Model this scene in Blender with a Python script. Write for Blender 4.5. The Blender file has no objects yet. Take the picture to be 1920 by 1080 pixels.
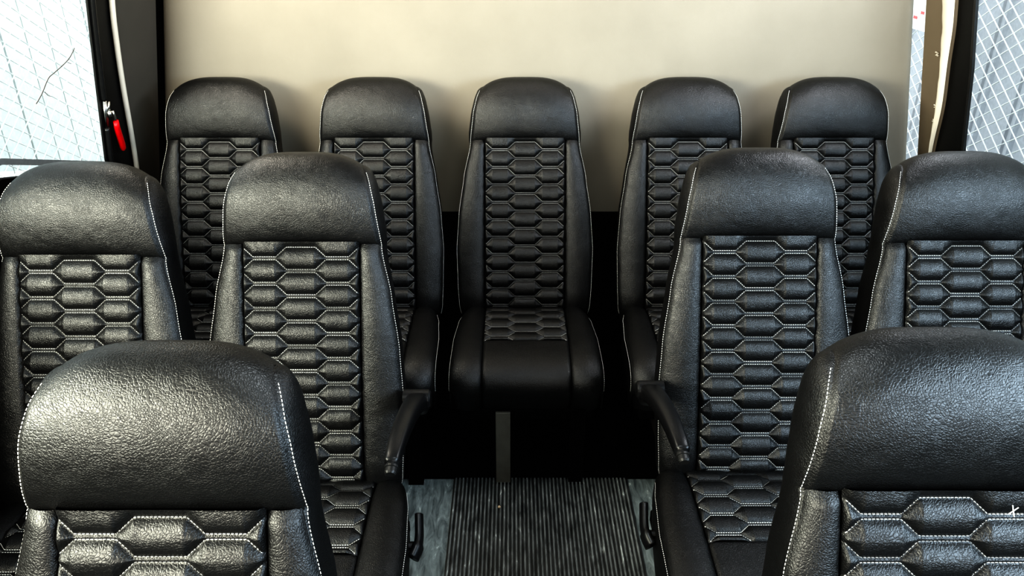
import bpy, bmesh, math, random
from mathutils import Vector, Matrix
random.seed(7)
S = bpy.context.scene
COL = S.collection
R = math.radians

# ------------------------------------------------------------------ helpers
def lerp(a, b, t): return a + (b - a) * t
def interp(tab, x):
    if x <= tab[0][0]: return tab[0][1]
    for (a, b), (c, d) in zip(tab, tab[1:]):
        if x <= c:
            t = (x - a) / (c - a); t = t * t * (3 - 2 * t) * .35 + t * .65
            return lerp(b, d, t)
    return tab[-1][1]
def catmull(pts, n):
    """dense samples, n per span"""
    out = []
    P = [pts[0]] + list(pts) + [pts[-1]]
    for i in range(1, len(P) - 2):
        p0, p1, p2, p3 = [Vector(p) for p in P[i - 1:i + 3]]
        for k in range(n):
            t = k / n
            out.append(.5 * ((2 * p1) + (p2 - p0) * t + (2 * p0 - 5 * p1 + 4 * p2 - p3) * t * t + (3 * p1 - p0 - 3 * p2 + p3) * t ** 3))
    out.append(Vector(pts[-1]))
    return out
def resample(pts, n):
    L = [0]
    for a, b in zip(pts, pts[1:]): L.append(L[-1] + (b - a).length)
    out = []; j = 0
    for k in range(n):
        d = L[-1] * k / (n - 1)
        while j < len(L) - 2 and L[j + 1] < d: j += 1
        t = (d - L[j]) / max(1e-9, L[j + 1] - L[j])
        out.append(pts[j].lerp(pts[j + 1], min(1, t)))
    return out

class MB:
    def __init__(s): s.v = []; s.f = []
    def grid(s, rows, flip=False):
        b = len(s.v); n = len(rows[0])
        for r in rows: s.v.extend([tuple(p) for p in r])
        for i in range(len(rows) - 1):
            for j in range(n - 1):
                q = (b + i * n + j, b + i * n + j + 1, b + (i + 1) * n + j + 1, b + (i + 1) * n + j)
                s.f.append(q[::-1] if flip else q)
    def box(s, lo, hi, m=None):
        b = len(s.v)
        for z in (lo[2], hi[2]):
            for x, y in ((lo[0], lo[1]), (hi[0], lo[1]), (hi[0], hi[1]), (lo[0], hi[1])):
                p = Vector((x, y, z)); s.v.append(tuple(m @ p if m else p))
        for q in ((3, 2, 1, 0), (4, 5, 6, 7), (0, 1, 5, 4), (1, 2, 6, 5), (2, 3, 7, 6), (3, 0, 4, 7)):
            s.f.append(tuple(b + i for i in q))
    def prism(s, poly, off):
        """closed solid between polygon and the polygon shifted by off (vector or list of points)"""
        b = len(s.v); n = len(poly)
        far = off if isinstance(off, list) else [Vector(p) + Vector(off) for p in poly]
        s.v.extend([tuple(p) for p in poly]); s.v.extend([tuple(p) for p in far])
        s.f.append(tuple(b + i for i in range(n))); s.f.append(tuple(b + n + i for i in reversed(range(n))))
        for i in range(n):
            j = (i + 1) % n; s.f.append((b + i, b + n + i, b + n + j, b + j))
    def tube(s, pts, rad, seg=8, cap=True, flat=None):
        pts = [Vector(p) for p in pts]; rads = rad if isinstance(rad, (list, tuple)) else [rad] * len(pts)
        b = len(s.v); up = None
        for i, p in enumerate(pts):
            t = (pts[min(i + 1, len(pts) - 1)] - pts[max(i - 1, 0)]).normalized()
            if up is None:
                up = Vector((0, 0, 1)) if abs(t.z) < .9 else Vector((0, 1, 0))
            a = t.cross(up).normalized(); c = a.cross(t).normalized(); up = c
            for k in range(seg):
                an = 2 * math.pi * k / seg
                s.v.append(tuple(p + a * math.cos(an) * rads[i] * (flat[0] if flat else 1) + c * math.sin(an) * rads[i] * (flat[1] if flat else 1)))
        for i in range(len(pts) - 1):
            for k in range(seg):
                k2 = (k + 1) % seg
                s.f.append((b + i * seg + k, b + i * seg + k2, b + (i + 1) * seg + k2, b + (i + 1) * seg + k))
        if cap:
            s.f.append(tuple(b + k for k in reversed(range(seg))))
            s.f.append(tuple(b + (len(pts) - 1) * seg + k for k in range(seg)))
    def build(s, name, mat, parent=None, smooth=False, bevel=0, fix=True):
        me = bpy.data.meshes.new(name); me.from_pydata(s.v, [], s.f); me.update()
        if fix:
            bm = bmesh.new(); bm.from_mesh(me)
            bmesh.ops.recalc_face_normals(bm, faces=bm.faces); bm.to_mesh(me); bm.free()
        if smooth:
            me.polygons.foreach_set('use_smooth', [True] * len(me.polygons))
        me.materials.append(mat)
        o = bpy.data.objects.new(name, me); COL.objects.link(o)
        if parent: o.parent = parent
        if bevel:
            b = o.modifiers.new('bevel', 'BEVEL'); b.width = bevel; b.segments = 3; b.limit_method = 'ANGLE'; b.angle_limit = R(40)
        return o
def tag(o, label=None, cat=None, group=None, kind=None):
    if label: o['label'] = label
    if cat: o['category'] = cat
    if group: o['group'] = group
    if kind: o['kind'] = kind
    return o
def empty(name, loc):
    o = bpy.data.objects.new(name, None); COL.objects.link(o); o.location = loc; o.empty_display_size = .1
    return o

# ------------------------------------------------------------------ materials
def mat_new(name):
    m = bpy.data.materials.new(name); m.use_nodes = True
    nt = m.node_tree; return m, nt, nt.nodes['Principled BSDF'], nt.nodes['Material Output']
def simple(name, col, rough=.5, metal=0, spec=.5, bump=None):
    m, nt, p, o = mat_new(name)
    p.inputs['Base Color'].default_value = (*col, 1); p.inputs['Roughness'].default_value = rough
    p.inputs['Metallic'].default_value = metal; p.inputs['Specular IOR Level'].default_value = spec
    tc = nt.nodes.new('ShaderNodeTexCoord'); n = nt.nodes.new('ShaderNodeTexNoise')
    n.inputs['Scale'].default_value = bump[0] if bump else 60; n.inputs['Detail'].default_value = 4
    nt.links.new(tc.outputs['Object'], n.inputs['Vector'])
    mx = nt.nodes.new('ShaderNodeMix'); mx.data_type = 'RGBA'; mx.blend_type = 'MULTIPLY'; mx.inputs[0].default_value = .25
    mx.inputs[6].default_value = (*col, 1); nt.links.new(n.outputs['Color'], mx.inputs[7])
    cr = nt.nodes.new('ShaderNodeMapRange'); cr.inputs[3].default_value = .8; cr.inputs[4].default_value = 1.2
    nt.links.new(n.outputs['Fac'], cr.inputs[0])
    cc = nt.nodes.new('ShaderNodeVectorMath'); cc.operation = 'SCALE'; cc.inputs[0].default_value = col
    nt.links.new(cr.outputs[0], cc.inputs['Scale']); nt.links.new(cc.outputs[0], p.inputs['Base Color'])
    nt.nodes.remove(mx)
    if bump:
        b = nt.nodes.new('ShaderNodeBump'); b.inputs['Strength'].default_value = bump[1]; b.inputs['Distance'].default_value = bump[2]
        nt.links.new(n.outputs['Fac'], b.inputs['Height']); nt.links.new(b.outputs[0], p.inputs['Normal'])
    return m
def leather():
    m, nt, p, o = mat_new('black_leather')
    N = nt.nodes.new; L = nt.links.new
    tc = N('ShaderNodeTexCoord')
    nz = N('ShaderNodeTexNoise'); nz.inputs['Scale'].default_value = 16; nz.inputs['Detail'].default_value = 3; L(tc.outputs['Object'], nz.inputs['Vector'])
    sc = N('ShaderNodeVectorMath'); sc.operation = 'SCALE'; sc.inputs['Scale'].default_value = .03; L(nz.outputs['Color'], sc.inputs[0])
    ad = N('ShaderNodeVectorMath'); ad.operation = 'ADD'; L(tc.outputs['Object'], ad.inputs[0]); L(sc.outputs[0], ad.inputs[1])
    v = N('ShaderNodeTexVoronoi'); v.feature = 'DISTANCE_TO_EDGE'; v.inputs['Scale'].default_value = 260; L(ad.outputs[0], v.inputs['Vector'])
    vm = N('ShaderNodeMapRange'); vm.inputs[2].default_value = .22; L(v.outputs['Distance'], vm.inputs[0])
    n2 = N('ShaderNodeTexNoise'); n2.inputs['Scale'].default_value = 95; n2.inputs['Detail'].default_value = 5; n2.inputs['Distortion'].default_value = 1.2
    mp = N('ShaderNodeMapping'); mp.inputs['Scale'].default_value = (.8, 1.6, 1.6); L(ad.outputs[0], mp.inputs['Vector']); L(mp.outputs[0], n2.inputs['Vector'])
    mx = N('ShaderNodeMath'); mx.operation = 'MULTIPLY_ADD'; mx.inputs[1].default_value = 1.8; L(n2.outputs['Fac'], mx.inputs[0]); L(vm.outputs[0], mx.inputs[2])
    b1 = N('ShaderNodeBump'); b1.inputs['Strength'].default_value = .36; b1.inputs['Distance'].default_value = .0008; L(mx.outputs[0], b1.inputs['Height'])
    n3 = N('ShaderNodeTexNoise'); n3.inputs['Scale'].default_value = 9; n3.inputs['Detail'].default_value = 2; L(tc.outputs['Object'], n3.inputs['Vector'])
    b2 = N('ShaderNodeBump'); b2.inputs['Strength'].default_value = .35; b2.inputs['Distance'].default_value = .012
    L(n3.outputs['Fac'], b2.inputs['Height']); L(b1.outputs[0], b2.inputs['Normal']); L(b2.outputs[0], p.inputs['Normal'])
    p.inputs['Base Color'].default_value = (.006, .006, .0062, 1)
    p.inputs['Roughness'].default_value = .42
    rr = N('ShaderNodeMapRange'); rr.inputs[3].default_value = .36; rr.inputs[4].default_value = .48
    L(n2.outputs['Fac'], rr.inputs[0]); L(rr.outputs[0], p.inputs['Roughness'])
    p.inputs['Specular IOR Level'].default_value = .62
    return m
def floor_mat(name, ribbed):
    m, nt, p, o = mat_new(name); N = nt.nodes.new; L = nt.links.new
    tc = N('ShaderNodeTexCoord'); mp = N('ShaderNodeMapping'); mp.inputs['Scale'].default_value = (30, 7, 1); mp.inputs['Rotation'].default_value = (0, 0, .12)
    L(tc.outputs['Object'], mp.inputs['Vector'])
    n = N('ShaderNodeTexNoise'); n.inputs['Scale'].default_value = 1.6; n.inputs['Detail'].default_value = 7; n.inputs['Roughness'].default_value = .65; n.inputs['Distortion'].default_value = .8
    L(mp.outputs[0], n.inputs['Vector'])
    cr = N('ShaderNodeValToRGB'); e = cr.color_ramp.elements
    e[0].position = .35; e[0].color = (.07, .085, .09, 1) if not ribbed else (.06, .066, .068, 1)
    e[1].position = .62; e[1].color = (.24, .28, .285, 1) if not ribbed else (.22, .235, .235, 1)
    x = cr.color_ramp.elements.new(.72); x.color = (.8, .85, .83, 1)
    L(n.outputs['Fac'], cr.inputs[0]); L(cr.outputs[0], p.inputs['Base Color'])
    if ribbed:      # darker towards the bottom of the grooves between the ribs
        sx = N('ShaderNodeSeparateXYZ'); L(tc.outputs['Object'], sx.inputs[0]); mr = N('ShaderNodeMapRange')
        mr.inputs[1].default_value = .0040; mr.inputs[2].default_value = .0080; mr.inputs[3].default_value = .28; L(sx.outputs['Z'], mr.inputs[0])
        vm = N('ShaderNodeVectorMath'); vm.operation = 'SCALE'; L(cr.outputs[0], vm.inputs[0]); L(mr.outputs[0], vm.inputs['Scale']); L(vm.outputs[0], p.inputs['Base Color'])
    b = N('ShaderNodeBump'); b.inputs['Strength'].default_value = .3; b.inputs['Distance'].default_value = .002; L(n.outputs['Fac'], b.inputs['Height']); L(b.outputs[0], p.inputs['Normal'])
    p.inputs['Roughness'].default_value = .42
    return m
def wall_mat(name, c1, c2, bump=.15):
    m, nt, p, o = mat_new(name); N = nt.nodes.new; L = nt.links.new
    tc = N('ShaderNodeTexCoord')
    n = N('ShaderNodeTexNoise'); n.inputs['Scale'].default_value = 2.2; n.inputs['Detail'].default_value = 5; L(tc.outputs['Object'], n.inputs['Vector'])
    cr = N('ShaderNodeValToRGB'); cr.color_ramp.elements[0].color = (*c1, 1); cr.color_ramp.elements[1].color = (*c2, 1)
    cr.color_ramp.elements[0].position = .3; cr.color_ramp.elements[1].position = .7
    L(n.outputs['Fac'], cr.inputs[0]); L(cr.outputs[0], p.inputs['Base Color'])
    f = N('ShaderNodeTexNoise'); f.inputs['Scale'].default_value = 420; f.inputs['Detail'].default_value = 2; L(tc.outputs['Object'], f.inputs['Vector'])
    b = N('ShaderNodeBump'); b.inputs['Strength'].default_value = bump; b.inputs['Distance'].default_value = .001; L(f.outputs['Fac'], b.inputs['Height']); L(b.outputs[0], p.inputs['Normal'])
    p.inputs['Roughness'].default_value = .75; p.inputs['Specular IOR Level'].default_value = .25
    return m
def glass_mat():
    m, nt, p, o = mat_new('window_glass'); N = nt.nodes.new; L = nt.links.new
    nt.nodes.remove(p)
    t = N('ShaderNodeBsdfTransparent'); t.inputs[0].default_value = (.93, .96, .96, 1)
    g = N('ShaderNodeBsdfGlossy'); g.inputs['Roughness'].default_value = .02
    lw = N('ShaderNodeLayerWeight'); pw = N('ShaderNodeMath'); pw.operation = 'POWER'; pw.inputs[1].default_value = 4; L(lw.outputs['Facing'], pw.inputs[0])
    fr = N('ShaderNodeMath'); fr.operation = 'MULTIPLY_ADD'; fr.inputs[1].default_value = .25; fr.inputs[2].default_value = .025; L(pw.outputs[0], fr.inputs[0])
    mx = N('ShaderNodeMixShader'); L(fr.outputs[0], mx.inputs[0]); L(t.outputs[0], mx.inputs[1]); L(g.outputs[0], mx.inputs[2]); L(mx.outputs[0], o.inputs[0])
    return m

M = dict(
    leather=leather(),
    thread=simple('white_thread', (.75, .75, .72), .7),
    plastic=simple('black_plastic', (.012, .012, .013), .34, bump=(500, .25, .0006)),
    shell=simple('black_shell_plastic', (.012, .012, .013), .55),
    steel=simple('dark_painted_steel', (.003, .003, .003), .85, spec=.15),
    leg=simple('dull_grey_leg', (.14, .135, .115), .6, bump=(25, .6, .004)),
    wall=wall_mat('beige_wall_panel', (.245, .226, .190), (.295, .272, .230)),
    trim=wall_mat('beige_trim_cloth', (.34, .30, .235), (.42, .375, .30)),
    cream=wall_mat('cream_edge_trim', (.62, .58, .50), (.72, .68, .60)),
    black=simple('black_window_rubber', (.006, .006, .006), .55),
    gloss=simple('black_channel', (.02, .02, .02), .25),
    alu=simple('brushed_window_metal', (.45, .46, .46), .4, metal=.6),
    dtrim=wall_mat('shaded_trim_cloth', (.085, .08, .07), (.11, .10, .088)), btrim=wall_mat('brown_trim_cloth', (.17, .14, .10), (.22, .18, .135)),  # left pillar cloth has its backlit shade put into the colour
    void=simple('black_shade_and_lining', (.004, .004, .004), .95, spec=.1),  # black lining; also stands in for shade round the rear seats
    floor=floor_mat('marbled_vinyl', False), rib=floor_mat('ribbed_vinyl', True),
    ceil=wall_mat('ceiling_cloth', (.16, .155, .15), (.20, .19, .18)),
    glass=glass_mat(),
    wire=simple('white_coated_wire', (.80, .82, .82), .4),
    slatL=simple('pale_slat', (.86, .90, .90), .5), backL=simple('grey_backing', (.20, .23, .24), .7),
    slatR=simple('lavender_grey_sheet', (.46, .475, .52), .5),
    conc=simple('pale_concrete', (.5, .5, .48), .8),
    sign=simple('white_sign', (.9, .9, .9), .4), red=simple('red_paint', (.55, .01, .015), .35),
    redgrip=simple('red_vinyl_grip', (.62, .004, .01), .3),
    chrome=simple('bright_steel', (.75, .75, .72), .25, metal=1),
    twig=simple('twig_bark', (.10, .07, .05), .8),
    crumb=simple('crumb_beige', (.7, .55, .38), .8),
    capgrey=simple('worn_plastic', (.02, .02, .02), .4),
)

# ------------------------------------------------------------------ seat geometry
JZ = .43; REC = R(21.5); SR, CR = math.sin(REC), math.cos(REC)
def B(x, s, n): return Vector((x, s * SR - n * CR, JZ + s * CR + n * SR))      # backrest frame: x, up the back, out of its face
def Cq(x, t, h): return Vector((x, -t, JZ + h))                                 # cushion frame: x, forward, up
WT = [(-.08, .205), (0, .225), (.075, .229), (.2, .232), (.32, .224), (.45, .206), (.555, .183), (.655, .171), (.72, .162), (.79, .150)]
def W(s): return interp(WT, s)
WP = .136; S1 = .568
def n0(s): return .010 * math.sin(math.pi * max(0, min(1, s / .57))) - (.03 * ((.05 - s) / .1) ** 2 if s < .05 else 0)
A_, D_ = .0225, .0070; PER = 2 * (A_ + D_)
def zig(x):
    """0 in the middle column, -1 in the side columns, back up to 0 at the panel edge"""
    a = abs(x)
    if a < .034: return 0
    if a < .058: return -(a - .034) / .024
    if a < .112: return -1
    return -1 + (a - .112) / .024
SLOPE = A_ / .024
def linesdist(x, q, q0, qmin):
    """distance from (x,q) to the nearest stitched zigzag line; q decreases row by row from q0"""
    z = zig(x) * A_; zb = -(A_ + D_) - (A_ + z)
    k = (q0 - q)
    sl = 1 / math.sqrt(1 + SLOPE * SLOPE) if (.034 < abs(x) < .058 or abs(x) > .112) else 1
    best = 9
    for off in (z, zb):
        m = round((k + off) / PER)
        for mm in (m - 1, m, m + 1):
            lq = q0 - mm * PER + off
            if lq > qmin and lq <= q0 + 1e-6: best = min(best, abs(q - lq))
    return best * sl
def puff(d, h, w): return h * (1 - math.exp(-(d / w)))
Q0 = .5630
def quilt_n(x, s):
    d = linesdist(x, s, Q0, -.02)
    e = WP - abs(x)
    r = puff(d, .0135, .0085) * min(1, (max(e, 0) / .007)) ** .5
    return n0(s) + r - .0035 + (-.004 * (1 - min(1, max(0, e) / .005)))
def dash(mb, p, q, nrm, w, h):
    t = (q - p); side = t.cross(nrm).normalized() * w
    nn = nrm.normalized() * h; b = len(mb.v); mid = (p + q) / 2
    for c, k in ((p, .55), (mid, 1), (q, .55)):
        for v in (side * k, nn * (.6 + .4 * k), -side * k): mb.v.append(tuple(c + v))
    for i in (0, 3):
        mb.f.append((b + i, b + i + 1, b + i + 4, b + i + 3)); mb.f.append((b + i + 1, b + i + 2, b + i + 5, b + i + 4))
    mb.f.append((b, b + 2, b + 1)); mb.f.append((b + 6, b + 7, b + 8))
def dashes(mb, pts, nf, pitch=.0054, ln=.0037, w=.00090, h=.0013):
    """a dashed line of stitches along points; nf(i) gives the surface normal"""
    L = [0]
    for a, b in zip(pts, pts[1:]): L.append(L[-1] + (b - a).length)
    def at(d):
        d = min(max(d, 0), L[-1]); lo, hi = 0, len(L) - 1
        while hi - lo > 1:
            m = (lo + hi) // 2
            if L[m] <= d: lo = m
            else: hi = m
        return pts[lo].lerp(pts[hi], (d - L[lo]) / max(1e-9, L[hi] - L[lo])), lo
    d = .001
    while d + ln < L[-1]:
        p, i = at(d); q, _ = at(d + ln)
        dash(mb, p, q, nf(i), w, h); d += pitch

def frange(a, b, n): return [a + (b - a) * i / (n - 1) for i in range(n)]
def quilt_mesh(F, q0, q1, step, fn):
    mb = MB(); nx = 113; nq = int((q0 - q1) / step)
    xs = frange(-WP, WP, nx)
    mb.grid([[F(x, q, fn(x, q)) for x in xs] for q in frange(q1, q0, nq)]); return mb
def zig_stitches(F, fn, q0, qmin, qmax, lift):
    mb = MB(); k = 0
    while q0 - k * PER > qmin - .03:
        for typ in (0, 1):
            runs = []; cur = []
            for x in frange(-WP + .003, WP - .003, 110):
                z = zig(x) * A_
                q = q0 - k * PER + (z if typ == 0 else -(A_ + D_) - (A_ + z))
                if qmin < q < qmax: cur.append(F(x, q, fn(x, q) + lift))
                else:
                    if len(cur) > 3: runs.append(cur)
                    cur = []
            if len(cur) > 3: runs.append(cur)
            for r in runs:
                nv = (F(0, .2, 1) - F(0, .2, 0)).normalized()
                dashes(mb, r, lambda i: nv)
        k += 1
    return mb

# head panel: a profile that runs from the seam over the top and down the back
HP_F = catmull([(S1 - .006, -.014), (S1 + .001, -.001), (.585, .010), (.612, .020), (.65, .028), (.69, .029), (.725, .022), (.757, .006), (.777, -.016), (.786, -.042)], 8)
HP_B = catmull([(.786, -.042), (.784, -.068), (.770, -.092), (.735, -.106), (.66, -.108), (.575, -.104)], 8)
HF = resample(HP_F, 34); HB = resample(HP_B, 34)
def head_pt(pr, u, back=False):
    s, n = pr.x, pr.y; a = abs(u)
    w = W(s if s < .74 else .74 + (s - .74) * 1.0)
    k = max(0, (s - .62) / .166)
    s2 = s - .031 * a ** 3.4 * k ** 1.5 + (.006 * (1 - u * u) * max(0, min(1, (.68 - s) / .11)) if not back else 0)
    fr = max(0, min(1, (n + .042) / .05)) if not back else 0
    n2 = n - .016 * a ** 3 * (fr) + (.014 * a ** 3 * max(0, min(1, (-.042 - n) / .05)) if back else 0)
    if not back: n2 -= .005 * max(0, (a - .972) / .028)
    # rounded shoulder so that the top corner turns in
    return B(u * (w - .010 * k ** 3 * 1), s2, n2)

def gusset_rows(sg):
    rows = []
    ss = frange(-.07, S1 - .004, 60)
    fe = [B(sg * W(s), s, n0(s) - .019) for s in ss]
    be = [B(sg * (W(s) - .004), s, -.088 - .016 * max(0, s / S1)) for s in ss]
    fe += [head_pt(p, sg) for p in HF[1:]]
    hb = list(reversed(HB))
    be += [head_pt(p, sg, True) for p in hb[1:]]
    for f, b in zip(fe, be):
        L = (f - b).length; r = []
        for k in range(13):
            m = (k / 12) ** 1.4; p = f.lerp(b, m)
            p.x += sg * ((.004 if len(rows) < 50 else 0.004 + .011 * min(1, (len(rows) - 50) / 14)) * math.sin(math.pi * m) ** .7 * min(1, L / .06) - (.0015 if k == 0 else 0))
            r.append(p)
        rows.append(r)
    return rows

CP = catmull([(-.04, -.04), (-.01, -.012), (.03, .002), (.08, .008), (.16, .008), (.26, .006), (.33, .000), (.372, -.014), (.398, -.040), (.406, -.075), (.398, -.115), (.385, -.15)], 10)
CPR = resample(CP, 110)
def cw(t, h): return interp([(-.04, .200), (0, .206), (.08, .219), (.2, .229), (.4, .232)], t) - (.004 if h < -.09 else 0)
CL = [0]
for a, b in zip(CPR, CPR[1:]): CL.append(CL[-1] + (b - a).length)
def cprof(q):
    q = max(0, min(CL[-1] - 1e-6, q)); lo, hi = 0, len(CL) - 1
    while hi - lo > 1:
        m = (lo + hi) // 2
        if CL[m] <= q: lo = m
        else: hi = m
    p = CPR[lo].lerp(CPR[hi], (q - CL[lo]) / (CL[hi] - CL[lo])); t = (CPR[hi] - CPR[lo]).normalized()
    return p, Vector((-t.y, t.x))
def CF(x, q, n):
    p, nr = cprof(q); p = p + nr * n; return Cq(x, p.x, p.y)
CQE = .285                                       # arc length where the quilted part of the cushion ends
def cquilt(x, q):
    d = linesdist(x, CQE - q + 0, CQE - .060, -.5); e = WP - abs(x)
    return puff(d, .0115, .008) * min(1, max(e, 0) / .007) ** .5 - .0035 - .004 * (1 - min(1, max(0, e) / .005)) - .004 * (1 - min(1, max(0, CQE - q) / .004))

def make_seat():
    root = empty('passenger_seat', (0, 0, 0)); le = M['leather']
    # headrest panel
    mb = MB(); us = [math.sin(math.pi / 2 * u) * .6 + u * .4 for u in frange(-1, 1, 61)]
    rows = [[head_pt(p, u) for u in us] for p in HF] + [[head_pt(p, u, True) for u in us] for p in HB[1:]]
    mb.grid(rows); mb.build('headrest', le, root, True)
    # quilted centre panel with its stitching
    q = quilt_mesh(B, S1 + .008, -.05, .0022, quilt_n).build('quilted_back_panel', le, root, True)
    zig_stitches(B, quilt_n, Q0, -.02, S1 + .004, .0008).build('stitching', M['thread'], q, False, fix=False)
    # bolsters
    for sg in (-1, 1):
        mb = MB(); rows = []
        for s in frange(-.07, S1 + .002, 80):
            r = []
            for k in range(15):
                m = k / 14; x = lerp(WP, W(s), m)
                n = n0(s) - .0075 + .012 * math.sin(math.pi * min(1, m * 1.0)) ** .6 * (1 - .35 * m) - .0065 * m ** 3 - .005 * max(0, (m - .93) / .07)
                if m == 0: n -= .004
                if s > S1 - .012: n -= .006 * ((s - S1 + .012) / .012)
                r.append(B(sg * x, s, n))
            rows.append(r)
        mb.grid(rows); mb.build('back_bolster', le, root, True)
    # side gussets and their edge stitches
    for sg in (-1, 1):
        rows = gusset_rows(sg)
        mb = MB(); mb.grid(rows); g = mb.build('back_side_panel', le, root, True)
        st = MB(); pts = [r[1].lerp(r[2], .10) + Vector((sg * .0008, 0, 0)) for r in rows[4:-6]]
        nv = B(sg * .8, 0, .55) - B(0, 0, 0)
        dashes(st, pts, lambda i: nv, pitch=.0058, ln=.0036, w=.0008, h=.0012)
        st.build('stitching', M['thread'], g, False, fix=False)
    # rear shell
    mb = MB(); mb.grid([[B(u * (W(s) - .004), s, -.088 - .016 * max(0, s / S1) - .006 * (1 - u * u)) for u in frange(-1, 1, 9)] for s in frange(-.07, .58, 12)])
    mb.build('back_shell', M['shell'], root, True)
    # cushion
    mb = MB(); xs = frange(-WP, WP, 113)
    mb.grid([[CF(x, qq, cquilt(x, qq)) for x in xs] for qq in frange(.012, CQE, 120)])
    cqo = mb.build('quilted_seat_panel', le, root, True)
    mb = MB(); k = 0
    Fc = lambda x, u, n: CF(x, CQE - u, n)
    zig_stitches(Fc, lambda x, u: cquilt(x, CQE - u), CQE - .060, .001, CQE - .03, .0008).build('stitching', M['thread'], cqo, False, fix=False)
    mb = MB(); QE = CL[-1]
    def plain(x, q):
        e = WP - abs(x); s = q - CQE
        return .003 * (1 - math.exp(-max(0, e) / .02)) - .0075 * math.exp(-max(0, e) / .003) * 1 - .004 * math.exp(-max(0, s) / .003)
    mb.grid([[CF(x, qq, plain(x, qq)) for x in frange(-WP, WP, 61)] for qq in frange(CQE, QE, 60)])
    mb.build('seat_front_panel', le, root, True)
    for sg in (-1, 1):
        mb = MB(); rows = []
        for qq in frange(.0, QE, 110):
            p, nr = cprof(qq); w1 = cw(p.x, p.y); r = []
            for k in range(19):
                m = k / 18; x = lerp(WP, w1, m)
                n = -.0045 + .013 * math.sin(math.pi * m) ** .55 - .011 * m ** 4
                if m == 0: n -= .003
                r.append(CF(sg * x, qq, n))
            rows.append(r)
        mb.grid(rows); mb.build('seat_bolster', le, root, True)
        # side of the cushion: from its top edge down to the pan
        edge = [r[-1] for r in rows]; rows2 = []
        for e in edge:
            top = Vector(e); bz = JZ - .150
            r = []
            for k in range(9):
                m = k / 8; p = top.lerp(Vector((top.x, max(top.y, -.383) if m > .0 else top.y, bz)), m)
                p.y = lerp(top.y, max(top.y, -.383), m)
                p.x += sg * (.003 * math.sin(math.pi * m) ** .7 * min(1, (top.z - bz) / .06))
                r.append(p)
            rows2.append(r)
        mb = MB(); mb.grid(rows2); g = mb.build('seat_side_panel', le, root, True)
        st = MB(); pts = []
        for e, i in zip(edge[10:-6], range(10, 200)):
            p, nr = cprof(QE * i / 109); pts.append(CF(sg * (abs(e.x) + .0034), QE * i / 109, -.0210))
        nv = Vector((sg * .8, -.15, .55))
        dashes(st, pts, lambda i: nv, pitch=.0058, ln=.0036, w=.0008, h=.0012)
        st.build('stitching', M['thread'], g, False, fix=False)
    # pan, beam and legs
    mb = MB(); mb.box((-.205, -.394, JZ - .185), (.205, .03, JZ - .148)); mb.build('seat_pan', M['steel'], root, bevel=.006)
    mb = MB(); mb.box((-.20, -.30, JZ - .225), (.20, -.26, JZ - .185)); mb.box((-.20, -.06, JZ - .225), (.20, -.02, JZ - .185)); mb.build('cross_beam', M['steel'], root)
    for x, mm in ((-.072, M['leg']), (.160, M['steel'])):
        mb = MB(); mb.box((x - .023, -.405, .004), (x + .023, -.395, JZ - .150)); mb.box((x - .023, -.395, .004), (x - .018, -.02, .05))
        mb.box((x - .023, -.395, JZ - .22), (x - .018, -.02, JZ - .184)); mb.box((x - .023, -.03, .004), (x + .023, -.02, JZ - .184))
        l = mb.build('leg', mm, root, bevel=.002)
        l2 = MB(); l2.box((x - .024, -.41, 0), (x + .024, -.01, .006)); l2.build('foot_plate', M['steel'], l)
    return root

CUSH = {'quilted_seat_panel', 'seat_front_panel', 'seat_bolster', 'seat_side_panel', 'seat_pan', 'cross_beam'}
def dup(o, parent=None):
    c = o.copy(); COL.objects.link(c)
    if parent: c.parent = parent
    for ch in list(o.children): dup(ch, c)
    return c
proto = make_seat()
G_B, G_M, G_F = 'rear row of black leather seats', 'middle row of black leather seats', 'front row of black leather seats'
SEATS = [  # x, y of the junction, aisle offset of the cushion, turn, label, group
    (.044, 2.27, 0, 0, 'black quilted leather seat in the middle of the rear row, facing the aisle', G_B),
    (-.991, 2.27, 0, 0, 'black quilted leather seat in the rear left corner beside the beige pillar', G_B),
    (-.469, 2.27, 0, 0, 'black quilted rear-row seat between the left corner seat and the aisle seat', G_B),
    (.596, 2.27, 0, 0, 'black quilted rear-row seat between the aisle seat and the right corner seat', G_B),
    (1.092, 2.27, 0, 0, 'black quilted leather seat in the rear right corner beside the narrow window', G_B),
    (-.493, 1.388, .030, 0, 'black quilted middle-row seat left of the aisle, with an armrest on the aisle side', G_M),
    (-.972, 1.315, 0, 0, 'black quilted middle-row seat under the left window, cut by the picture edge', G_M),
    (.590, 1.424, -.030, 0, 'black quilted middle-row seat right of the aisle, with an armrest on the aisle side', G_M),
    (1.063, 1.395, 0, 0, 'black quilted middle-row seat under the right window, cut by the picture edge', G_M),
    (-.456, .521, 0, 0, 'large black leather seat nearest the camera on the left, headrest in full view', G_F),
    (.580, .557, 0, 0, 'large black leather seat nearest the camera on the right, cut by the picture edge', G_F),
]
seats = []
for i, (x, y, off, rz, lab, grp) in enumerate(SEATS):
    o = proto if i == 0 else dup(proto)
    o.location = (x, y, 0); o.rotation_euler = (0, 0, R(rz)); tag(o, lab, 'seat', grp); seats.append(o)
    if off:
        for ch in o.children:
            if ch.name.split('.')[0] in CUSH: ch.location.x += off

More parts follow.
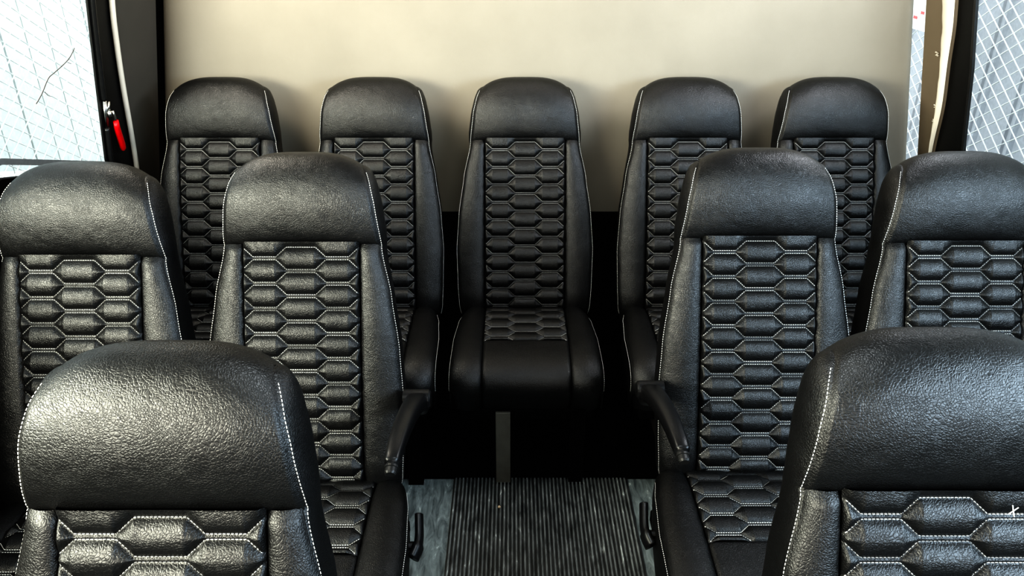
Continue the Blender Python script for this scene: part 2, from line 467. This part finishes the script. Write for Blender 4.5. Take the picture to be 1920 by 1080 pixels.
# armrests and recline levers on the two aisle seats
for o, sg in ((seats[5], 1), (seats[7], -1)):
    mb = MB(); x0 = sg * .268 if sg > 0 else sg * .258
    path = catmull([(x0 + sg * .004, .070, .612), (x0 + sg * .004, .030, .645), (x0 - sg * .002, -.045, .668), (x0 - sg * .008, -.13, .680), (x0 - sg * .012, -.200, .679), (x0 - sg * .013, -.226, .674)], 8)
    rows = []
    for i, p in enumerate(path):
        m = i / (len(path) - 1)
        hw = .025 - .010 * m; up = .017; dn = lerp(.030, .016, m)
        if m > .97: hw *= .9; up *= .85
        t = (path[min(i + 1, len(path) - 1)] - path[max(i - 1, 0)]).normalized()
        nrm = Vector((1, 0, 0)).cross(t); nrm = -nrm if nrm.z < 0 else nrm
        r = []
        for k in range(21):
            a = 2 * math.pi * k / 20
            cx = math.copysign(abs(math.cos(a)) ** .6, math.cos(a)); cy = math.copysign(abs(math.sin(a)) ** .6, math.sin(a))
            r.append(Vector(p) + Vector((1, 0, 0)) * cx * hw + nrm * cy * (up if cy > 0 else dn))
        rows.append(r)
    mb.grid(rows); mb.f.append(tuple(range(20))[::-1]); nn = len(mb.v) - 21; mb.f.append(tuple(nn + k for k in range(20)))
    arm = mb.build('armrest', M['plastic'], o, True)
    e = Vector(path[-1]); t = (path[-1] - path[-2]).normalized()
    tip = MB(); tip.tube([e - t * .002, e + t * .004, e + t * .0045, e + t * .009, e + t * .0095, e + t * .020, e + t * .024], [.0115, .0115, .0135, .0135, .0118, .0118, .009], 16, flat=(1.05, .85))
    tip.build('armrest_tip', M['capgrey'], arm, False)
    pv = MB(); pv.tube([(x0 - sg * .03, .06, .630), (x0 + sg * .030, .06, .630), (x0 + sg * .034, .06, .630)], [.022, .022, .018], 20)
    pv.build('pivot_cap', M['plastic'], arm)
    # lever
    lx = sg * (.234 + .030) ; lv = MB()
    pts = catmull([(lx + sg * .004, -.150, .338), (lx + sg * .012, -.130, .348), (lx + sg * .014, -.105, .358), (lx + sg * .012, -.08, .372), (lx + sg * .010, -.06, .384)], 5)
    lv.tube(pts, [.017 if i < 7 else .013 for i in range(len(pts))], 12, flat=(.75, 1.25))
    l = lv.build('recline_lever', M['plastic'], o, True)
    hb = MB(); hb.tube([(lx - sg * .03, -.125, .350), (lx + sg * .014, -.125, .350)], .010, 14); hb.build('lever_hub', M['plastic'], l)
# loose threads on the front right seat
mb = MB()
for a in (35, 100):
    c, s_ = math.cos(R(a)) * .008, math.sin(R(a)) * .008
    mb.tube([B(.078 - c, .553 - s_, .0195), B(.078 + c, .553 + s_, .0195)], .0007, 5)
mb.build('loose_thread', M['thread'], seats[10])

# ------------------------------------------------------------------ the setting
def st(o): o['kind'] = 'structure'; return o
XL, XR, LEAN, ZR = 1.231, 1.386, .19, 1.416
def wx(sg, z): return sg * ((XL if sg < 0 else XR) + LEAN * (ZR - max(z, .55)))
def sp(sg, y, z, out=0): return Vector((wx(sg, z) + sg * out, y, z))
def panel(name, sg, poly, mat, o1=0, o2=.03, parent=None, bevel=0):
    mb = MB(); mb.prism([sp(sg, y, z, o1) for y, z in poly], [sp(sg, y, z, o2) for y, z in poly])
    return mb.build(name, mat, parent, bevel=bevel)
YB = 2.75; ZT = 2.02; Y0 = -1.7
# floor and ribbed runner
mb = MB(); mb.box((-1.5, Y0, -.04), (1.62, YB + .05, 0)); st(mb.build('floor', M['floor']))
mb = MB(); xs0, xs1 = -.185, .372; n = 46; prof = [(xs0 - .004, .0005), (xs0 - .003, .003)]
for i in range(n):
    a = xs0 + (xs1 - xs0) * i / n; w = (xs1 - xs0) / n
    prof += [(a + w * .10, .003), (a + w * .14, .0085), (a + w * .56, .0085), (a + w * .60, .003)]
prof += [(xs1 + .003, .003), (xs1 + .004, .0005)]
mb.grid([[Vector((x, y, z)) for x, z in prof] for y in frange(Y0 + .05, 1.885, 30)])
tag(mb.build('ribbed_floor_mat', M['rib']), 'dark ribbed rubber mat running down the aisle floor', 'floor mat')
# black sheet and riser added as the shade under the rear seats
mb = MB(); mb.box((-1.38, 1.888, 0), (1.54, YB, .003)); mb.box((-1.38, 2.33, 0), (1.54, 2.36, .22)); st(mb.build('rear_shade_sheet', M['void']))
# ceiling
mb = MB(); mb.box((-1.35, Y0, ZT), (1.5, YB + .04, ZT + .04)); st(mb.build('ceiling', M['ceil']))
# back wall: soft rolled right edge, left edge curled back to darken corner
mb = MB(); pr = []
zz = frange(0.0, ZT, 24)
def bw(z): 
    l, r = wx(-1, z) - .02, wx(1, z)
    return [Vector((l + .016 + .17 * (1 - math.cos(a)) , YB + .10 - .10 * math.sin(a), z)) for a in frange(0, math.pi / 2, 9)] + [Vector((l + .3, YB - .0, z))] + [Vector((lerp(l + .3, r - .02, k / 10), YB, z)) for k in range(1, 11)] + [Vector((r - .008, YB + .003, z)), Vector((r - .001, YB + .010, z)), Vector((r, YB + .022, z)), Vector((r, YB + .045, z))]
mb.grid([bw(z) for z in zz]); st(mb.build('wall_back', M['wall'], smooth=True, fix=False))
mb = MB(); mb.box((wx(-1, .6) - .02, YB - .02, 0), (wx(1, .6) + .0, YB - .002, .60)); st(mb.build('shade_panel_back', M['void'], bevel=.006))  # black panel stands in for the shade between the rear seats
mb = MB(); mb.box((-1.42, Y0 - .04, 0), (1.56, Y0, ZT)); st(mb.build('light_block_wall', M['ceil']))  # unseen wall added behind the camera to keep sky light out
mb = MB(); mb.prism([(wx(-1, z) - .05, YB + .12, z) for z in (0, .55)] + [(wx(-1, ZT) - .05, YB + .12, ZT), (wx(-1, ZT) + .2, YB + .12, ZT), (wx(-1, 0) + .3, YB + .12, 0)], (0, .02, 0)); mb.prism([sp(-1, YB - .012, z) for z in (0, .55, ZT)] + [sp(-1, YB + .13, z) for z in (ZT, .55, 0)], (-.03, 0, 0)); st(mb.build('corner_shade_strip', M['void']))  # black strips added to make the shadow in the left corner
# left side: sill wall, window, black frame, beige pillar
st(panel('wall_left', -1, [(Y0, 0), (YB, 0), (YB, .60), (2.42, .70), (2.36, .90), (1.83, 1.04), (.9, 1.06), (Y0, 1.06)], M['void'], 0, .04))
def spline_edge(pts, n=6): return [(p.x, p.y) for p in catmull([(a, b) for a, b in pts], n)]
edgeL = spline_edge([(2.60, .60), (2.575, .74), (2.552, .867), (2.523, .989), (2.483, 1.141), (2.454, 1.28), (2.437, 1.408), (2.43, 1.7), (2.43, ZT)])
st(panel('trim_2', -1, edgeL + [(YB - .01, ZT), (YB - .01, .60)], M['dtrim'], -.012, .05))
mb = MB(); mb.tube([sp(-1, y - .004, z, -.010) for y, z in edgeL], .0085, 10); st(mb.build('trim_3', M['cream'], smooth=True))
fi = [(2.42, .70), (2.365, .929), (2.334, 1.188), (2.31, 1.421), (2.30, 1.72), (2.28, 1.86), (2.2, 1.93), (1.9, 1.95)]
o = panel('trim_4', -1, [(2.70, .60)] + [(2.40, .66)] + fi + [(1.9, ZT), (2.70, ZT)], M['black'], .002, .008); st(o)
mb = MB(); mb.tube([sp(-1, y + .020, z, -.002) for y, z in spline_edge([(2.395, .82), (2.365, .929), (2.352, 1.03)])], .0095, 10)
mb.tube([sp(-1, y + .020, z, -.002) for y, z in spline_edge([(2.343, 1.12), (2.334, 1.188), (2.31, 1.421), (2.30, 1.72), (2.28, 1.86)])], .0095, 10)
win = empty('window_1', (wx(-1, 1.4), 1.2, 1.0)); st(win)
bpy.context.view_layer.update()
def unp(o, p): o.parent = p; o.matrix_parent_inverse = p.matrix_world.inverted(); return o
unp(mb.build('window_channel', M['gloss'], smooth=True), win)
mb = MB(); mb.tube([sp(-1, y + .016, z, -.004) for y, z in ((2.352, 1.03), (2.343, 1.12))], .0045, 8)
mb.tube([sp(-1, y + .026, z, -.004) for y, z in ((2.352, 1.03), (2.343, 1.12))], .0035, 8); unp(mb.build('channel_clip', M['chrome'], smooth=True), win)
gl = [(-1.4, 1.03), (1.83, 1.06), (2.38, .90), (2.36, 1.0), (2.34, 1.188), (2.32, 1.421), (2.31, 1.72), (2.28, 1.9), (2.1, 1.97), (-1.4, 1.97)]
unp(panel('window_pane', -1, gl, M['glass'], .010, .014), win)
unp(panel('window_frame', -1, [(-1.4, 1.04), (.9, 1.06), (1.83, 1.078), (2.30, .925), (2.32, .935), (1.83, 1.095), (.9, 1.088), (-1.4, 1.07)], M['alu'], -.002, .008), win)
st(panel('trim_5', -1, [(Y0, 1.94), (2.0, 1.94), (2.0, ZT), (Y0, ZT)], M['trim'], 0, .04))
st(panel('trim_6', -1, [(Y0, 1.05), (-1.38, 1.05), (-1.38, 1.95), (Y0, 1.95)], M['trim'], 0, .04))
# right side
st(panel('wall_right', 1, [(Y0, 0), (YB, 0), (YB, .62), (2.36, .70), (2.36, .85), (Y0, .85)], M['void'], 0, .04))
edgeR = spline_edge([(2.60, .60), (2.575, .80), (2.549, .93), (2.512, 1.065), (2.496, 1.207), (2.480, 1.317), (2.478, 1.404), (2.476, 1.7), (2.476, ZT)])
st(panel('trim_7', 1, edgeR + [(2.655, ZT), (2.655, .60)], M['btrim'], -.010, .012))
# rolled, torn cream edge of the pillar cloth
mb = MB(); rows = []
for i, (y, z) in enumerate(edgeR):
    inner = interp([(.6, 2.61), (.93, 2.553), (1.149, 2.531), (1.301, 2.534), (1.397, 2.546), (2.02, 2.55)], z) + .002 * math.sin(z * 90) + .0015 * math.sin(z * 41)
    r = []
    for k in range(13):
        m = k / 12; r.append(sp(1, lerp(y - .004, inner, m), z, -.008 - .015 * math.sin(math.pi * (m * .85 + .05)) ** .8))
    rows.append(r)
mb.grid(rows); e7 = st(mb.build('trim_8', M['cream'], smooth=True))
mb = MB()
for y, z in ((2.545, 1.232), (2.541, 1.225), (2.532, 1.062), (2.536, 1.01)):
    for k in range(5):
        a = random.random() * 6.28
        mb.tube([sp(1, y, z, -.014), sp(1, y + math.cos(a) * .006, z + math.sin(a) * .006, -.024)], .0012, 5)
mb.build('frayed_cloth', M['cream'], e7)
fR = [(2.38, .70), (2.382, .85), (2.386, .98), (2.376, 1.212), (2.385, 1.413), (2.38, 1.72), (2.36, 1.86), (2.3, 1.93), (1.9, 1.95)]
st(panel('trim_9', 1, [(2.62, .60)] + fR + [(1.9, ZT), (2.62, ZT)], M['black'], .002, .008))
win2 = empty('window_2', (wx(1, 1.4), 1.2, 1.0)); win3 = empty('window_3', (wx(1, 1.4), 2.69, 1.0)); st(win2); st(win3)
bpy.context.view_layer.update()
unp(panel('window_pane', 1, [(-1.4, .83), (2.39, .83), (2.39, 1.212), (2.39, 1.413), (2.385, 1.72), (2.37, 1.9), (2.3, 1.97), (-1.4, 1.97)], M['glass'], .010, .014), win2)
unp(panel('window_frame', 1, [(y - .006, z) for y, z in fR[1:7]] + [(y + .006, z) for y, z in reversed(fR[1:7])], M['gloss'], .0, .009), win2)
unp(panel('window_pane', 1, [(2.65, .60), (2.94, .60), (2.94, ZT), (2.65, ZT)], M['glass'], .034, .040), win3)
unp(panel('window_frame', 1, [(2.93, .60), (2.95, .60), (2.95, ZT), (2.93, ZT)], M['gloss'], .03, .04), win3)
st(panel('trim_10', 1, [(Y0, 1.94), (2.0, 1.94), (2.0, ZT), (Y0, ZT)], M['trim'], 0, .04))
st(panel('trim_11', 1, [(Y0, .84), (-1.38, .84), (-1.38, 1.95), (Y0, 1.95)], M['trim'], 0, .04))

# red emergency handle on the black frame
h = empty('emergency_release_handle', tuple(sp(-1, 2.40, 1.04, -.01))); bpy.context.view_layer.update()
tag(h, 'red-gripped emergency release handle on the black frame of the left window', 'handle')
def P(y, z, o=-.02): return sp(-1, y, z, o)
mb = MB(); mb.tube([P(2.398, 1.045), P(2.405, 1.02), P(2.435, .955), P(2.441, .942), P(2.444, .936)], [.0105, .0115, .012, .0105, .006], 14, flat=(.75, 1.1)); unp(mb.build('grip', M['redgrip'], smooth=True), h)
mb = MB(); mb.tube([P(2.383, 1.082), P(2.392, 1.062), P(2.402, 1.03)], [.005, .0075, .0075], 8, flat=(.5, 1)); unp(mb.build('lever', M['chrome'], smooth=True), h)
mb = MB(); mb.tube([P(2.382, 1.112, -.008), P(2.374, 1.08, -.010)], .0048, 8); mb.tube([P(2.374, 1.083, -.010), P(2.378, 1.062, -.014)], .007, 8)
mb.tube([P(2.395, 1.075, .006), P(2.395, 1.075, -.016)], .005, 8); unp(mb.build('bracket', M['chrome'], smooth=True), h)

# ------------------------------------------------------------------ outside
mb = MB(); mb.box((-7, -5, -.55), (7, 9, -.5)); st(mb.build('ground', M['conc']))
def fence(sg, X, name, label, y0, y1, z0, z1):
    r = empty(name, (sg * X, (y0 + y1) / 2, -.5)); tag(r, label, 'fence'); bpy.context.view_layer.update()
    dy, dz = .10, .062; mb = MB(); k = dz / dy
    H = z1 - z0
    c = y0 - H / k
    while c < y1:
        a = max(c, y0); b = min(c + H / k, y1)
        if b - a > .02: mb.tube([(sg * X, a, z0 + (a - c) * k), (sg * X, b, z0 + (b - c) * k)], .0027, 5, cap=False)
        if b - a > .02: mb.tube([(sg * (X + .004), a, z1 - (a - c) * k), (sg * (X + .004), b, z1 - (b - c) * k)], .0027, 5, cap=False)
        c += dy
    unp(mb.build('wire_mesh', M['wire'], smooth=True), r)
    for y in (y0, (y0 + y1) / 2 - 1.2, y1):
        mb = MB(); mb.tube([(sg * (X + .035), y, -.5), (sg * (X + .035), y, z1 + .05)], .028, 12); unp(mb.build('fence_post', M['wire'], smooth=True), r)
    mb = MB(); mb.tube([(sg * (X + .02), y0, z1), (sg * (X + .02), y1, z1)], .02, 10); unp(mb.build('top_rail', M['wire'], smooth=True), r)
    return r
fl = fence(-1, 2.0, 'chain_link_fence', 'white chain-link fence outside the left window', -.5, 5.2, -.2, 1.95)
fr = fence(1, 2.0, 'chain_link_fence', 'white chain-link fence outside the right windows', -.5, 5.2, -.2, 1.95)
r = empty('slatted_fence', (-2.16, 2.5, -.5)); tag(r, 'pale vertical slat fence behind the chain link on the left', 'fence'); bpy.context.view_layer.update()
mb = MB(); y = -1.0; w = .1715; k = 0
while y < 6:
    g = .013 if k % 4 == 1 else .007
    mb.box((-2.19, y + g, -.5), (-2.16, y + w, 2.3)); y += w; k += 1
unp(mb.build('slat_panel', M['slatL']), r)
mb = MB(); mb.box((-2.24, -1.0, -.5), (-2.20, 6, 2.3)); unp(mb.build('backing_board', M['backL']), r)
# corrugated sheet to the right
r = empty('corrugated_sheet_wall', (2.3, 2.5, -.5)); tag(r, 'pale grey corrugated sheet wall behind the chain link on the right', 'wall'); bpy.context.view_layer.update()
mb = MB(); pts = []; y = -1.0
while y < 7:
    pts += [(2.30, y), (2.30, y + .15), (2.285, y + .165), (2.285, y + .185), (2.30, y + .20), (2.30, y + .215), (2.29, y + .222), (2.29, y + .235), (2.30, y + .242)]
    y += .28
mb.grid([[Vector((x, yy, z)) for x, yy in pts] for z in (-.5, .9, 2.3)]); unp(mb.build('sheet', M['slatR'], fix=False), r)
# white sign hung on the right fence
r = empty('fence_sign', (1.985, 3.85, 1.27)); tag(r, 'white sign with small red marks hung on the right fence', 'sign'); bpy.context.view_layer.update()
mb = MB(); mb.box((1.978, 3.62, 1.130), (1.988, 4.10, 1.275)); unp(mb.build('sign_board', M['sign'], bevel=.002), r)
mb = MB(); mb.box((1.9765, 3.846, 1.177), (1.979, 3.884, 1.190)); mb.box((1.9765, 3.79, 1.204), (1.979, 3.822, 1.217)); unp(mb.build('red_mark', M['red']), r)
# dry twig caught in the left fence
TW = [(3.14, .928), (3.195, .958), (3.272, 1.005), (3.321, 1.018), (3.386, 1.035), (3.457, 1.053), (3.504, 1.073), (3.532, 1.091)]
tw = MB(); tw.tube(catmull([(-1.994 + .002 * math.sin(a * 30), a, b) for a, b in TW], 3), .0016, 6)
tw.tube([(-1.985, 3.206, .964), (-1.985, 3.222, .944), (-1.985, 3.240, .938)], .0012, 5)
tw.tube([(-1.985, 3.43, 1.046), (-1.985, 3.455, 1.035)], .0012, 5)
tag(tw.build('twig', M['twig'], smooth=True), 'thin dry twig caught in the fence outside the left window', 'twig')
# crumb on the ribbed mat
bm = bmesh.new(); bmesh.ops.create_icosphere(bm, subdivisions=2, radius=.0045)
for v in bm.verts: v.co *= 1 + random.uniform(-.2, .2)
me = bpy.data.meshes.new('crumb'); bm.to_mesh(me); bm.free(); me.materials.append(M['crumb'])
o = bpy.data.objects.new('crumb', me); COL.objects.link(o); o.location = (-.0396, 1.7505, .0100); tag(o, 'tiny beige crumb lying on the ribbed floor mat', 'crumb')

# ------------------------------------------------------------------ light
w = bpy.data.worlds.new('sky'); S.world = w; w.use_nodes = True
bg = w.node_tree.nodes['Background']; bg.inputs[0].default_value = (.95, .985, 1, 1); bg.inputs[1].default_value = 2.0
def area(name, loc, target, size, power, col):
    l = bpy.data.lights.new(name, 'AREA'); l.shape = 'RECTANGLE'; l.size, l.size_y = size; l.energy = power; l.color = col
    o = bpy.data.objects.new(name, l); COL.objects.link(o); o.location = loc
    o.rotation_euler = (Vector(target) - Vector(loc)).to_track_quat('-Z', 'Y').to_euler(); return o
area('windshield_light', (-.1, -1.6, 1.70), (-.1, 2.0, 1.15), (1.9, .36), 14, (1, .95, .86))
area('left_window_light', (-1.58, -.1, 1.72), (0, .9, .9), (2.2, .45), 115, (1, .93, .78))
area('right_window_light', (1.68, -.1, 1.72), (0, .9, .8), (2.2, .45), 66, (.72, .85, 1))
area('rear_left_fill', (-1.08, 2.05, 1.90), (.2, 2.75, 1.35), (.5, .3), 13, (1, .93, .80))  # added lamp, aimed so the headrests shadow the back wall
area('rear_right_fill', (1.22, 2.05, 1.90), (-.1, 2.75, 1.35), (.5, .3), 11, (.93, .95, 1))  # added counterpart on the right, for shadows the other way
area('back_wall_fill', (.0, 2.45, 2.0), (.0, 2.75, 1.5), (1.2, .15), 5, (1, .95, .85))  # added lamp that brightens the top of the back wall
area('aisle_floor_fill', (.1, .9, 2.0), (.1, 1.5, 0), (.5, .4), 10, (.90, .97, 1))  # added lamp that brightens the aisle floor

# ------------------------------------------------------------------ camera
cd = bpy.data.cameras.new('camera'); cam = bpy.data.objects.new('camera', cd); COL.objects.link(cam)
cam.location = (0, 0, 1.656); cam.rotation_euler = (R(90 - 26.9), 0, 0)
cd.sensor_width = 36; cd.lens = 1400 / 1920 * 36; cd.clip_start = .02
S.camera = cam
S.view_settings.view_transform = 'Standard'
S.view_settings.look = 'Very High Contrast'
